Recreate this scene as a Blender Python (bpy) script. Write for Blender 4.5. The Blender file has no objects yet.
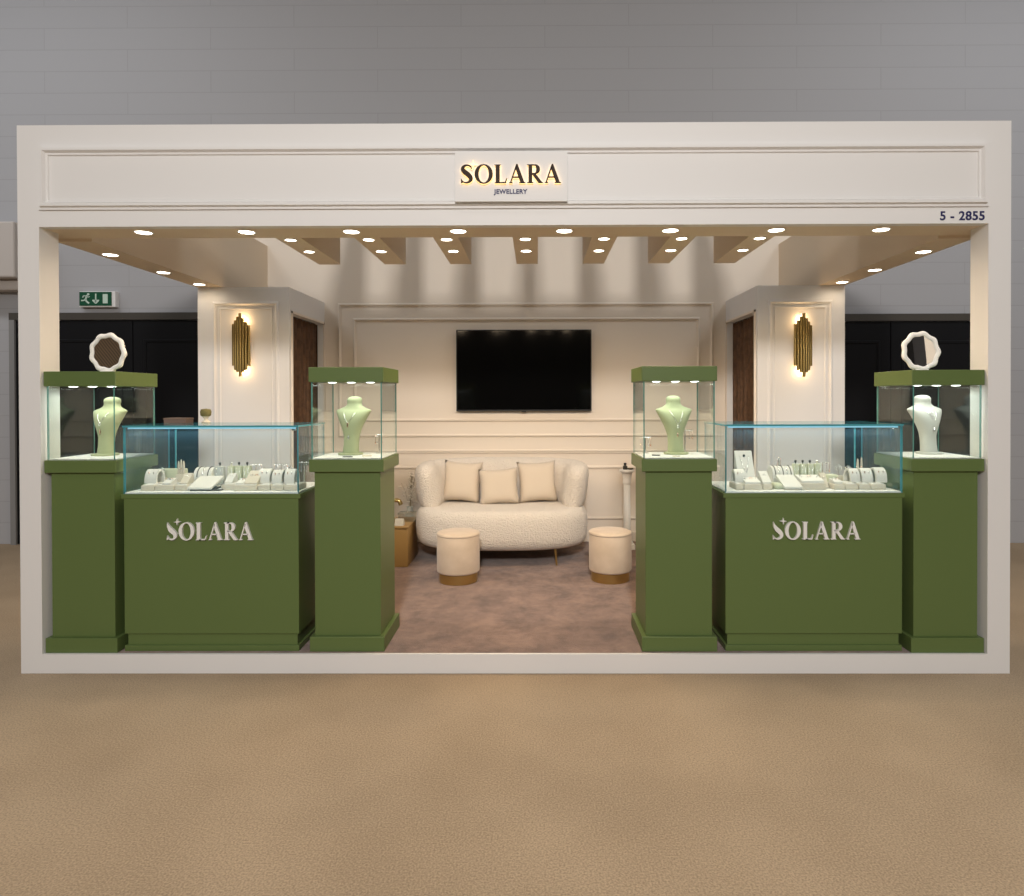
import bpy, bmesh, math, random
from mathutils import Vector, Matrix
PI = math.pi
sc = bpy.context.scene
C = sc.collection
random.seed(7)

# ------------------------------------------------------------------ camera, world, exposure
cam_d = bpy.data.cameras.new('camera'); cam = bpy.data.objects.new('camera', cam_d); C.objects.link(cam)
def cam_matrix(yaw, pitch, roll):
    Rz = Matrix.Rotation(yaw, 3, 'Z'); Rx = Matrix.Rotation(pitch, 3, 'X'); Ry = Matrix.Rotation(roll, 3, 'Y')
    R = Rz @ Rx @ Ry                       # columns: right, forward, up
    r, f, u = R.col[0], R.col[1], R.col[2]
    return Matrix(((r.x, u.x, -f.x), (r.y, u.y, -f.y), (r.z, u.z, -f.z)))
m4 = cam_matrix(0.00581, -0.00768, 0.00236).to_4x4(); m4.translation = (0.147, -4.0, 1.6767)
cam.matrix_world = m4
cam_d.sensor_width = 36; cam_d.lens = 663 / 1024 * 36
cam_d.shift_x = -(532.71 - 512) / 1024; cam_d.shift_y = -(448 - 401.57) / 1024
cam_d.clip_start = 0.05
sc.camera = cam
w = bpy.data.worlds.new('world'); sc.world = w; w.use_nodes = True
w.node_tree.nodes['Background'].inputs[0].default_value = (.5, .5, .52, 1); w.node_tree.nodes['Background'].inputs[1].default_value = 0.1
sc.view_settings.view_transform = 'Standard'; sc.view_settings.look = 'None'
sc.view_settings.exposure = 0.0; sc.view_settings.gamma = 1; sc.view_settings.use_curve_mapping = False

def area(name, loc, size, power, color=(1, 1, 1), rot=(0, 0, 0), parent=None, spread=None):
    d = bpy.data.lights.new(name, 'AREA'); d.shape = 'RECTANGLE'; d.size, d.size_y = size; d.energy = power; d.color = color
    if spread: d.spread = spread
    o = bpy.data.objects.new(name, d); C.objects.link(o); o.location = loc; o.rotation_euler = rot
    if parent: o.parent = parent
    return o
HALL = (1.0, .965, .93)
# hall ceiling lamps high above the aisle
for x in (-6.0, 0.0, 6.0):
    for y in (-9.0, -4.2):
        area('hall_lamp', (x, y, 7.6), (2.4, .8), (32 if y > -5 else 74), HALL)
for x in (-9.5, -5.6, 5.6, 9.5):
    area('hall_lamp', (x, 0.2, 7.6), (2.4, .6), 120, (.93, .96, 1.0))
# unseen light added before the stand, for its front and the beam shadows
area('added_front_light', (0.1, -8.5, 5.1), (.7, .8), 500, HALL, rot=(math.radians(66), 0, 0))

# ------------------------------------------------------------------ materials
def mat(name, color, rough=.5, metal=0, bump=None, noise=None, emit=None, spec=None, trans=None, sheen=None):
    m = bpy.data.materials.new(name); m.use_nodes = True
    nt = m.node_tree; b = nt.nodes['Principled BSDF']
    b.inputs['Base Color'].default_value = (*color, 1); b.inputs['Roughness'].default_value = rough; b.inputs['Metallic'].default_value = metal
    if spec is not None: b.inputs['Specular IOR Level'].default_value = spec
    if trans: b.inputs['Transmission Weight'].default_value = trans
    if sheen: b.inputs['Sheen Weight'].default_value = sheen
    if emit: b.inputs['Emission Color'].default_value = (*emit[0], 1); b.inputs['Emission Strength'].default_value = emit[1]
    if noise or bump: tc = nt.nodes.new('ShaderNodeTexCoord')
    if noise:      # (scale, second colour, low, high)
        n = nt.nodes.new('ShaderNodeTexNoise'); n.inputs['Scale'].default_value = noise[0]; n.inputs['Detail'].default_value = 6
        nt.links.new(tc.outputs['Object'], n.inputs['Vector'])
        r = nt.nodes.new('ShaderNodeValToRGB'); r.color_ramp.elements[0].position = noise[2]; r.color_ramp.elements[1].position = noise[3]
        r.color_ramp.elements[0].color = (*color, 1); r.color_ramp.elements[1].color = (*noise[1], 1)
        nt.links.new(n.outputs['Fac'], r.inputs['Fac']); nt.links.new(r.outputs['Color'], b.inputs['Base Color'])
    if bump:       # (scale, strength, distance)
        n2 = nt.nodes.new('ShaderNodeTexNoise'); n2.inputs['Scale'].default_value = bump[0]; n2.inputs['Detail'].default_value = 3
        nt.links.new(tc.outputs['Object'], n2.inputs['Vector'])
        bp = nt.nodes.new('ShaderNodeBump'); bp.inputs['Strength'].default_value = bump[1]; bp.inputs['Distance'].default_value = bump[2]
        nt.links.new(n2.outputs['Fac'], bp.inputs['Height']); nt.links.new(bp.outputs['Normal'], b.inputs['Normal'])
    return m
def emission(name, color, strength):
    m = bpy.data.materials.new(name); m.use_nodes = True; nt = m.node_tree; nt.nodes.clear()
    e = nt.nodes.new('ShaderNodeEmission'); o = nt.nodes.new('ShaderNodeOutputMaterial')
    e.inputs[0].default_value = (*color, 1); e.inputs[1].default_value = strength; nt.links.new(e.outputs[0], o.inputs[0]); return m
def glass(name, tint, haze, haze_color, rough=.02):
    m = bpy.data.materials.new(name); m.use_nodes = True; nt = m.node_tree; nt.nodes.clear()
    o = nt.nodes.new('ShaderNodeOutputMaterial'); t = nt.nodes.new('ShaderNodeBsdfTransparent'); t.inputs[0].default_value = (*tint, 1)
    g = nt.nodes.new('ShaderNodeBsdfGlossy'); g.inputs['Roughness'].default_value = rough; g.inputs[0].default_value = (.9, .97, .97, 1)
    f = nt.nodes.new('ShaderNodeFresnel'); ge = nt.nodes.new('ShaderNodeNewGeometry')
    mr = nt.nodes.new('ShaderNodeMapRange'); mr.inputs['To Min'].default_value = 1.36; mr.inputs['To Max'].default_value = 1/1.36      # thin sheet: the far face mirrors like the near one
    nt.links.new(ge.outputs['Backfacing'], mr.inputs['Value']); nt.links.new(mr.outputs[0], f.inputs[0])
    mx = nt.nodes.new('ShaderNodeMixShader'); nt.links.new(f.outputs[0], mx.inputs[0]); nt.links.new(t.outputs[0], mx.inputs[1]); nt.links.new(g.outputs[0], mx.inputs[2])
    d = nt.nodes.new('ShaderNodeBsdfTranslucent'); d.inputs[0].default_value = (*haze_color, 1)
    m2 = nt.nodes.new('ShaderNodeMixShader'); m2.inputs[0].default_value = haze
    nt.links.new(mx.outputs[0], m2.inputs[1]); nt.links.new(d.outputs[0], m2.inputs[2]); nt.links.new(m2.outputs[0], o.inputs[0]); return m

M = {}
M['white'] = mat('warm_white_paint', (.75, .73, .71), .55, bump=(60, .03, .002))
M['cream'] = mat('cream_wall_paint', (.78, .69, .585), .6, bump=(80, .03, .002))
M['beam'] = mat('warm_lit_wall_paint', (.72, .59, .44), .6)  # same paint as the walls, with the warm light put into its colour
M['green'] = mat('olive_green_lacquer', (.106, .153, .046), .42, spec=.4)
M['deck'] = mat('white_display_deck', (.80, .81, .76), .5)
M['black'] = mat('black_door_paint', (.006, .006, .007), .5, spec=.2)
M['dark_metal'] = mat('dark_brown_metal', (.06, .052, .042), .5)
M['grey'] = mat('grey_frame', (.22, .215, .21), .6)
M['duct'] = mat('beige_bulkhead', (.50, .45, .41), .7)
M['gold'] = mat('brushed_brass', (.62, .46, .19), .3, 1, bump=(120, .05, .001))
M['brass'] = mat('aged_brass', (.30, .215, .08), .34, 1)
M['silver'] = mat('silver', (.86, .85, .83), .22, 1)
M['rose'] = mat('rose_gold', (.85, .55, .42), .25, 1)
M['dkgold'] = mat('bronze_letters', (.030, .012, .004), .5, spec=.15)
M['navy'] = mat('navy_vinyl', (.012, .012, .085), .5)
M['letter_white'] = mat('white_acrylic', (.78, .76, .72), .4)
M['screen'] = mat('tv_screen', (.002, .002, .002), .09, spec=.28)
M['tv_body'] = mat('tv_plastic', (.01, .01, .01), .35)
M['boucle'] = mat('cream_boucle', (.80, .72, .62), .95, bump=(78, 1.0, .024), sheen=.3)
M['velvet'] = mat('cream_velvet', (.67, .54, .41), .85, sheen=.3, noise=(7, (.60, .475, .35), .35, .65))
M['cushion'] = mat('cream_cushion', (.62, .525, .415), .9, bump=(160, .25, .003), sheen=.2)
M['box'] = mat('gold_brown_leather', (.36, .22, .075), .45, bump=(50, .1, .002))
M['bust_green'] = mat('sage_velvet', (.35, .385, .225), .9, sheen=.15, spec=.1)
M['bust_white'] = mat('pale_grey_velvet', (.46, .47, .43), .9, sheen=.15, spec=.1)
M['tray'] = mat('cream_suede', (.56, .505, .40), .8)
M['pad'] = mat('white_suede', (.64, .625, .565), .75)
M['sage'] = mat('sage_suede', (.52, .54, .38), .8)
M['dark'] = mat('dark_felt', (.035, .035, .03), .7)
M['mirror'] = mat('mirror', (.85, .85, .85), .02, 1)
M['plaster'] = mat('white_plaster', (.84, .82, .78), .55)
M['curtain'] = mat('brown_curtain', (.125, .062, .029), .8, noise=(14, (.08, .040, .018), .4, .6))
M['clear'] = glass('clear_acrylic', (.93, .95, .95), .18, (.9, .88, .84))
M['glass'] = glass('showcase_glass', (.975, .99, .982), .003, (.8, .9, .9))
M['glass_top'] = glass('counter_glass', (.97, .99, .99), .038, (.22, .55, .80))  # blue haze in the sheets paints the LED glow on the glass
M['edge'] = mat('green_glass_edge', (.10, .28, .24), .15, spec=.6)
M['edge_blue'] = mat('teal_glass_edge', (.07, .30, .34), .12, spec=.7)
M['lamp'] = emission('downlight_lens', (1, .90, .74), 14)
M['led'] = emission('cabinet_led', (.97, 1, .95), 9)
M['strip'] = emission('blue_led_strip', (.40, .82, 1), .8)
M['halo'] = emission('warm_halo_led', (1, .62, .25), 3.2)
M['exit_green'] = mat('exit_sign_green', (.006, .075, .035), .4)
M['exit_white'] = mat('exit_sign_white', (.55, .68, .58), .5)
M['flower'] = mat('dried_white_flower', (.76, .70, .61), .9)
M['stem'] = mat('dry_stem', (.30, .24, .14), .9)
M['pink'] = mat('dusty_pink_card', (.12, .075, .058), .7)
M['moss'] = mat('moss_green_foam', (.15, .13, .045), .9, bump=(90, .5, .005))

def floor_mat():
    m = mat('tan_loop_carpet', (.50, .355, .205), .95, spec=.1); nt = m.node_tree; b = nt.nodes['Principled BSDF']
    tc = nt.nodes.new('ShaderNodeTexCoord')
    v = nt.nodes.new('ShaderNodeTexVoronoi'); v.inputs['Scale'].default_value = 120; nt.links.new(tc.outputs['Object'], v.inputs['Vector'])
    n = nt.nodes.new('ShaderNodeTexNoise'); n.inputs['Scale'].default_value = 1.3; n.inputs['Detail'].default_value = 5; nt.links.new(tc.outputs['Object'], n.inputs['Vector'])
    n3 = nt.nodes.new('ShaderNodeTexNoise'); n3.inputs['Scale'].default_value = 130; n3.inputs['Detail'].default_value = 2; nt.links.new(tc.outputs['Object'], n3.inputs['Vector'])
    r = nt.nodes.new('ShaderNodeValToRGB'); r.color_ramp.elements[0].color = (.300, .224, .148, 1); r.color_ramp.elements[1].color = (.352, .266, .178, 1)
    r.color_ramp.elements[0].position = .35; r.color_ramp.elements[1].position = .65
    nt.links.new(n.outputs['Fac'], r.inputs['Fac'])
    r2 = nt.nodes.new('ShaderNodeValToRGB'); r2.color_ramp.elements[0].color = (.74, .74, .74, 1); r2.color_ramp.elements[1].color = (1.22, 1.22, 1.22, 1)
    r2.color_ramp.elements[0].position = .3; r2.color_ramp.elements[1].position = .7
    nt.links.new(n3.outputs['Fac'], r2.inputs['Fac'])
    mx = nt.nodes.new('ShaderNodeMix'); mx.data_type = 'RGBA'; mx.blend_type = 'MULTIPLY'; mx.inputs[0].default_value = 1
    nt.links.new(r.outputs[0], mx.inputs[6]); nt.links.new(r2.outputs[0], mx.inputs[7]); nt.links.new(mx.outputs[2], b.inputs['Base Color'])
    bp = nt.nodes.new('ShaderNodeBump'); bp.inputs['Strength'].default_value = .5; bp.inputs['Distance'].default_value = .006
    nt.links.new(v.outputs['Distance'], bp.inputs['Height']); nt.links.new(bp.outputs[0], b.inputs['Normal']); return m
M['floor'] = floor_mat()
def plush_mat():
    m = mat('mauve_plush_carpet', (.32, .19, .13), .95, spec=.05, sheen=.25); nt = m.node_tree; b = nt.nodes['Principled BSDF']
    tc = nt.nodes.new('ShaderNodeTexCoord'); mp = nt.nodes.new('ShaderNodeMapping'); mp.inputs['Scale'].default_value = (1, 1, 1); nt.links.new(tc.outputs['Object'], mp.inputs['Vector'])
    n = nt.nodes.new('ShaderNodeTexNoise'); n.inputs['Scale'].default_value = 4.6; n.inputs['Detail'].default_value = 8; n.inputs['Roughness'].default_value = .72; n.inputs['Distortion'].default_value = .15
    nt.links.new(mp.outputs[0], n.inputs['Vector'])
    r = nt.nodes.new('ShaderNodeValToRGB'); r.color_ramp.elements[0].position = .36; r.color_ramp.elements[1].position = .64
    r.color_ramp.elements[0].color = (.125, .073, .052, 1); r.color_ramp.elements[1].color = (.275, .172, .124, 1)
    nt.links.new(n.outputs['Fac'], r.inputs['Fac']); nt.links.new(r.outputs[0], b.inputs['Base Color'])
    n2 = nt.nodes.new('ShaderNodeTexNoise'); n2.inputs['Scale'].default_value = 140; nt.links.new(tc.outputs['Object'], n2.inputs['Vector'])
    bp = nt.nodes.new('ShaderNodeBump'); bp.inputs['Strength'].default_value = .6; bp.inputs['Distance'].default_value = .01
    nt.links.new(n2.outputs['Fac'], bp.inputs['Height']); nt.links.new(bp.outputs[0], b.inputs['Normal']); return m
M['plush'] = plush_mat()
def block_mat():
    m = mat('grey_painted_blockwork', (.38, .375, .38), .7); nt = m.node_tree; b = nt.nodes['Principled BSDF']
    tc = nt.nodes.new('ShaderNodeTexCoord'); sp = nt.nodes.new('ShaderNodeSeparateXYZ'); nt.links.new(tc.outputs['Object'], sp.inputs[0])
    ad = nt.nodes.new('ShaderNodeMath'); nt.links.new(sp.outputs[0], ad.inputs[0]); nt.links.new(sp.outputs[1], ad.inputs[1])
    cb = nt.nodes.new('ShaderNodeCombineXYZ'); nt.links.new(ad.outputs[0], cb.inputs[0]); nt.links.new(sp.outputs[2], cb.inputs[1])
    br = nt.nodes.new('ShaderNodeTexBrick'); br.inputs['Scale'].default_value = 1; br.inputs['Brick Width'].default_value = 1.9; br.inputs['Row Height'].default_value = .245
    br.inputs['Mortar Size'].default_value = .006; br.inputs['Mortar Smooth'].default_value = .6
    br.inputs['Color1'].default_value = (.385, .38, .39, 1); br.inputs['Color2'].default_value = (.378, .373, .383, 1); br.inputs['Mortar'].default_value = (.335, .33, .335, 1)
    nt.links.new(cb.outputs[0], br.inputs['Vector']); nt.links.new(br.outputs['Color'], b.inputs['Base Color'])
    bp = nt.nodes.new('ShaderNodeBump'); bp.inputs['Strength'].default_value = .12; bp.inputs['Distance'].default_value = .005; bp.invert = True
    nt.links.new(br.outputs['Fac'], bp.inputs['Height']); nt.links.new(bp.outputs[0], b.inputs['Normal']); return m
M['block'] = block_mat()
def banded_mat():
    m = mat('brown_banded', (.16, .09, .04), .7); nt = m.node_tree; b = nt.nodes['Principled BSDF']  # dark and mid brown slanted bands across the disc
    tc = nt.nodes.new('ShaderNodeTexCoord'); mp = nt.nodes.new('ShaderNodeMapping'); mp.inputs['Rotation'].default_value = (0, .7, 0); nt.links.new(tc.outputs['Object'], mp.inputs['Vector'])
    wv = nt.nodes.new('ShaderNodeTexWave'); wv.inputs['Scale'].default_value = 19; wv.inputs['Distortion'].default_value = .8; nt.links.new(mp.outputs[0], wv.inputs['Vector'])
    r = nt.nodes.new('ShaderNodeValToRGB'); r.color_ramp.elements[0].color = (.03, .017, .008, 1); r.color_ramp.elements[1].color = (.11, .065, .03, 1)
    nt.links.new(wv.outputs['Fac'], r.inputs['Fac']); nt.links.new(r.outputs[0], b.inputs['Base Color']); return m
M['banded'] = banded_mat()

# ------------------------------------------------------------------ mesh helpers
def BM(): return bmesh.new()
def box(b, x0, x1, y0, y1, z0, z1, mi=0):
    v = [b.verts.new(p) for p in ((x0,y0,z0),(x1,y0,z0),(x1,y1,z0),(x0,y1,z0),(x0,y0,z1),(x1,y0,z1),(x1,y1,z1),(x0,y1,z1))]
    for q in ((3,2,1,0),(4,5,6,7),(0,1,5,4),(1,2,6,5),(2,3,7,6),(3,0,4,7)):
        f = b.faces.new([v[i] for i in q]); f.material_index = mi
    return b
def rbox(b, x0, x1, y0, y1, z0, z1, r=.006, n=3):
    """box with rounded vertical edges and soft top"""
    r = min(r, (x1-x0)/2.01, (y1-y0)/2.01)
    def ring(ins, z):
        pts = []
        for cx, cy, a0 in ((x1-r, y0+r, -PI/2), (x1-r, y1-r, 0), (x0+r, y1-r, PI/2), (x0+r, y0+r, PI)):
            for k in range(n+1):
                a = a0 + PI/2*k/n; pts.append((cx+(r-ins)*math.cos(a), cy+(r-ins)*math.sin(a), z))
        return pts
    rr = min(r, (z1-z0)/2.01)*.8
    loft(b, [ring(rr, z0), ring(rr*.3, z0+rr*.3), ring(0, z0+rr), ring(0, z1-rr), ring(rr*.3, z1-rr*.3), ring(rr, z1)]); return b
def loft(b, rings, cap=True, close=True, mi=0):
    vs = [[b.verts.new(p) for p in r] for r in rings]
    n = len(vs[0])
    for a, c in zip(vs, vs[1:]):
        for i in range(n if close else n-1):
            j = (i+1) % n
            f = b.faces.new((a[i], a[j], c[j], c[i])); f.material_index = mi
    if cap:
        f = b.faces.new(vs[0][::-1]); f.material_index = mi
        f = b.faces.new(vs[-1]); f.material_index = mi
    return b
def lathe(b, prof, n=32, cx=0, cy=0, mi=0):
    loft(b, [[(cx+r*math.cos(2*PI*k/n), cy+r*math.sin(2*PI*k/n), z) for k in range(n)] for r, z in prof], mi=mi); return b
def tube(b, pts, r, n=8, cyclic=False, r_end=None):
    pts = [Vector(p) for p in pts]; rings = []
    up = Vector((0, 0, 1)); L = len(pts)
    for i, p in enumerate(pts):
        if cyclic: d = pts[(i+1) % L] - pts[i-1]
        else: d = pts[min(i+1, L-1)] - pts[max(i-1, 0)]
        d.normalize(); u = up if abs(d.dot(up)) < .95 else Vector((1, 0, 0))
        a = d.cross(u).normalized(); c = a.cross(d)
        rad = r if r_end is None else r + (r_end-r)*i/(L-1)
        rings.append([p + a*rad*math.cos(2*PI*k/n) + c*rad*math.sin(2*PI*k/n) for k in range(n)])
    if cyclic: rings.append(rings[0]); loft(b, rings, cap=False); bmesh.ops.remove_doubles(b, verts=b.verts, dist=1e-6)
    else: loft(b, rings)
    return b
def prism(b, poly, y0, y1, mi=0):
    """polygon in x,z pushed from y0 (front) to y1"""
    loft(b, [[(x, y0, z) for x, z in poly], [(x, y1, z) for x, z in poly]], mi=mi); return b
def prism_x(b, poly, x0, x1):
    loft(b, [[(x0, y, z) for y, z in poly], [(x1, y, z) for y, z in poly]]); return b
def move(b, loc=(0,0,0), rz=0, rx=0, ry=0):
    m = Matrix.Translation(loc) @ Matrix.Rotation(rz, 4, 'Z') @ Matrix.Rotation(ry, 4, 'Y') @ Matrix.Rotation(rx, 4, 'X')
    bmesh.ops.transform(b, matrix=m, verts=b.verts); return b
def obj(name, b, m, parent=None, smooth=None, bevel=0, world=False):
    """one mesh object; world=True when the shape was written in scene coordinates"""
    bmesh.ops.recalc_face_normals(b, faces=b.faces)
    me = bpy.data.meshes.new(name); b.to_mesh(me); b.free()
    for x in (m if isinstance(m, (list, tuple)) else [m]): me.materials.append(x)
    if smooth is not None:
        me.polygons.foreach_set('use_smooth', [True]*len(me.polygons))
        if smooth < 180: me.set_sharp_from_angle(angle=math.radians(smooth))
    o = bpy.data.objects.new(name, me); C.objects.link(o)
    if parent:
        o.parent = parent
        if world:
            org = Vector((0, 0, 0)); p = parent
            while p: org += p.location; p = p.parent
            me.transform(Matrix.Translation(-org))
    if bevel:
        md = o.modifiers.new('bevel', 'BEVEL'); md.width = bevel; md.segments = 2; md.limit_method = 'ANGLE'
    return o
def tag(o, label, cat, group=None):
    o['label'] = label; o['category'] = cat
    if group: o['group'] = group
    return o
def thing(name, label, cat, loc=(0,0,0), rz=0, group=None):
    o = bpy.data.objects.new(name, None); o.empty_display_size = .1; C.objects.link(o); o.location = loc; o.rotation_euler = (0, 0, rz)
    return tag(o, label, cat, group)
def struct(name, b, m, parent=None, **k):
    o = obj(name, b, m, parent, **k)
    if not parent: o['kind'] = 'structure'
    return o
def copy_tree(o, parent=None):
    c = o.copy(); C.objects.link(c)
    if parent: c.parent = parent
    for ch in list(o.children): copy_tree(ch, c)
    return c
def frame_loop(b, x0, x1, z0, z1, y, steps, sides='tblr'):
    """picture-frame moulding on a wall facing -y: steps = list of (inset, height) forming the profile"""
    rings = []
    for ins, h in steps:
        rings.append([(x0+ins, y-h, z0+ins), (x1-ins, y-h, z0+ins), (x1-ins, y-h, z1-ins), (x0+ins, y-h, z1-ins)])
    loft(b, rings, cap=False); return b
def frame_loop_x(b, y0, y1, z0, z1, x, sgn, steps):
    rings = []
    for ins, h in steps:
        rings.append([(x+sgn*h, y0+ins, z0+ins), (x+sgn*h, y1-ins, z0+ins), (x+sgn*h, y1-ins, z1-ins), (x+sgn*h, y0+ins, z1-ins)])
    loft(b, rings, cap=False); return b

# ------------------------------------------------------------------ lettering
def catmull(pts, n=8):
    out = []
    P = [pts[0]] + pts + [pts[-1]]
    for i in range(1, len(P)-2):
        a, b_, c, d = P[i-1], P[i], P[i+1], P[i+2]
        for k in range(n):
            t = k/n
            out.append(tuple(.5*((2*b_[j]) + (-a[j]+c[j])*t + (2*a[j]-5*b_[j]+4*c[j]-d[j])*t*t + (-a[j]+3*b_[j]-3*c[j]+d[j])*t**3) for j in range(len(a))))
    out.append(tuple(pts[-1])); return out
def stroke(pts):
    """variable-width band as quads (list of polygons)"""
    s = catmull(pts); L, R = [], []
    for i, (x, y, wd) in enumerate(s):
        a = s[max(i-1, 0)]; c = s[min(i+1, len(s)-1)]
        dx, dy = c[0]-a[0], c[1]-a[1]; l = math.hypot(dx, dy) or 1
        nx, ny = -dy/l*wd/2, dx/l*wd/2
        L.append((x+nx, y+ny)); R.append((x-nx, y-ny))
    return ('band', L, R)
def ring_poly(cx, cy, rx, ry, ix, iy, a0=0, a1=2*PI, n=40):
    o = [(cx+rx*math.cos(a0+(a1-a0)*k/n), cy+ry*math.sin(a0+(a1-a0)*k/n)) for k in range(n+1)]
    i = [(cx+ix*math.cos(a0+(a1-a0)*k/n), cy+iy*math.sin(a0+(a1-a0)*k/n)) for k in range(n+1)]
    return ('band', o, i)
STAR = [(math.cos(PI/2+PI/4*k)*(.17 if k % 2 == 0 else .045), math.sin(PI/2+PI/4*k)*(.17 if k % 2 == 0 else .045)) for k in range(8)]
def glyph(ch, curl=True):
    if ch == 'S':
        p = [(.61, .78, .04), (.54, .90, .075), (.40, .97, .075), (.24, .94, .11), (.14, .83, .18), (.15, .70, .23), (.27, .58, .25), (.42, .46, .25), (.54, .32, .23), (.55, .19, .19), (.46, .08, .11), (.31, .03, .07), (.15, .08, .055), (.05, .22, .03)]
        if not curl: p = [(.06, 1.0, .01), (.09, .88, .08), (.15, .74, .17)] + p[6:]
        return [stroke(p), [(.03, -.01), (.14, .06), (.05, .25), (.03, .25)]], .67
    if ch == 'O': return [ring_poly(.48, .5, .49, .52, .275, .465)], .96
    if ch == 'L': return [[(.0, 0), (.34, 0), (.34, .03), (.28, .05), (.28, .95), (.34, .97), (.34, 1), (0, 1), (0, .97), (.06, .95), (.06, .05), (0, .03)], [(.2, 0), (.60, 0), (.68, .27), (.65, .27), (.55, .06), (.2, .05)]], .68
    if ch == 'A': return [[(.38, 1.02), (.46, 1.02), (.82, .04), (.88, .03), (.88, 0), (.54, 0), (.54, .03), (.60, .05), (.34, .78)], [(.42, .90), (.125, .05), (.19, .03), (.19, 0), (0, 0), (0, .03), (.05, .04), (.36, .96)], [(.2, .29), (.56, .29), (.545, .35), (.215, .35)]], .86
    if ch == 'R':
        return [[(0, 0), (.34, 0), (.34, .03), (.28, .05), (.28, .95), (.34, .97), (.34, 1), (0, 1), (0, .97), (.08, .95), (.08, .05), (0, .03)],
                [(.2, 1.0), (.42, 1.0), (.42, .94), (.2, .94)], [(.2, .48), (.42, .48), (.42, .54), (.2, .54)],
                ring_poly(.42, .74, .28, .26, .07, .20, -PI/2, PI/2, 18), [(.25, .50), (.46, .50), (.82, .03), (.87, .03), (.87, 0), (.62, 0)]], .84
def glyph_mesh(polys, s, x0, z0, y0, y1, sx=1.0):
    b = BM(); T = lambda p: (x0+p[0]*s*sx, z0+p[1]*s)
    for q in polys:
        if isinstance(q, tuple):
            _, A, B_ = q
            fr = [[b.verts.new((T(p)[0], y, T(p)[1])) for p in side] for y in (y0, y1) for side in (A, B_)]
            fa, fb, ba, bb = fr
            for i in range(len(A)-1):
                for u, v in ((fa, fb), (fb, bb), (bb, ba), (ba, fa)):
                    b.faces.new((u[i], u[i+1], v[i+1], v[i]))
            for i in (0, -1):
                try: b.faces.new((fa[i], fb[i], bb[i], ba[i]))
                except ValueError: pass
        else: prism(b, [T(p) for p in q], y0, y1)
    return b
def word(parent, x0, x1, z0, cap, y0, y1, m, curl, sx_=1.0):
    """the shop name in spaced flared capitals, each letter a mesh of its own"""
    gl = [(g[0], g[1]*sx_) for g in (glyph(c, curl) for c in 'SOLARA')]; tot = sum(g[1] for g in gl)
    gap = ((x1-x0)/cap - tot)/5; x = x0
    for c, (p, wd) in zip('SOLARA', gl):
        obj('letter', glyph_mesh(p, cap, x, z0, y0, y1, sx_), m, parent, world=True)
        if c == 'S': sx = x + (.62 if not curl else .60)*cap
        x += (wd+gap)*cap
    return sx
def text_mesh(name, body, x, z, y, size, m, parent, off=0.0, depth=.003, space=1.0):
    cu = bpy.data.curves.new(name, 'FONT'); cu.body = body; cu.size = size; cu.extrude = depth/2; cu.offset = off; cu.align_x = 'CENTER'; cu.align_y = 'CENTER'; cu.space_character = space
    t = bpy.data.objects.new(name+'_tmp', cu); C.objects.link(t)
    dg = bpy.context.evaluated_depsgraph_get(); me = bpy.data.meshes.new_from_object(t.evaluated_get(dg)); bpy.data.objects.remove(t); bpy.data.curves.remove(cu)
    me.transform(Matrix.Translation((x, y, z)) @ Matrix.Rotation(PI/2, 4, 'X')); me.materials.clear(); me.materials.append(m)
    org = Vector((0, 0, 0)); p = parent
    while p: org += p.location; p = p.parent
    me.transform(Matrix.Translation(-org)); o = bpy.data.objects.new(name, me); C.objects.link(o); o.parent = parent; return o

# ------------------------------------------------------------------ the hall
WY = 3.55                                   # hall rear wall
struct('floor', box(BM(), -13, 13, -13, WY+.3, -.2, 0), M['floor'])
struct('wall_back', box(BM(), -13, 13, WY, WY+.3, 0, 8), M['block'])
struct('wall_left', box(BM(), -13.3, -13, -13, WY+.3, 0, 8), M['block'])
struct('wall_right', box(BM(), 13, 13.3, -13, WY+.3, 0, 8), M['block'])
darkwall = mat('dark_hall_wall', (.09, .088, .085), .8)
struct('wall_front', box(BM(), -13.3, 13.3, -13.3, -13, 0, 8), darkwall)
struct('ceiling', box(BM(), -13.3, 13.3, -13.3, WY+.3, 8, 8.2), darkwall)
def double_door(name, x0, x1, top):
    b = BM()
    box(b, x0-.06, x1+.06, WY-.05, WY+.01, top, top+.08)
    d = struct(name, b, M['dark_metal']); n = 2; wd = (x1-x0)/n
    for a in (x0-.06, x1):
        struct('door_jamb', box(BM(), a, a+.06, WY-.05, WY+.01, 0, top), M['grey'], d)
    for i in range(n):
        q = BM(); box(q, x0+i*wd+.006, x0+(i+1)*wd-.006, WY-.03, WY+.005, .01, top-.01)
        frame_loop(q, x0+i*wd+.12, x0+(i+1)*wd-.12, .25, top-.22, WY-.03, [(0, 0), (.006, .008), (.03, .008), (.036, 0)])
        lf = struct('door_leaf', q, M['black'], d)
        hx = x0+wd+(-.09 if i == 0 else .05)
        h = BM(); box(h, hx, hx+.04, WY-.07, WY-.03, 1.0, 1.3); struct('door_handle', h, M['dark_metal'], lf, bevel=.006)
    return d
double_door('door_1', -5.785, -3.10, 2.56)
double_door('door_2', 2.95, 5.35, 2.52)
# plain grey door frame and bulkhead at the hall corner
b = BM(); box(b, -9.5, -5.60, WY-.28, WY, 3.00, 3.62); box(b, -9.5, -5.60, WY-.16, WY, 2.88, 3.00); struct('trim_1', b, M['duct'], bevel=.02)

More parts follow.
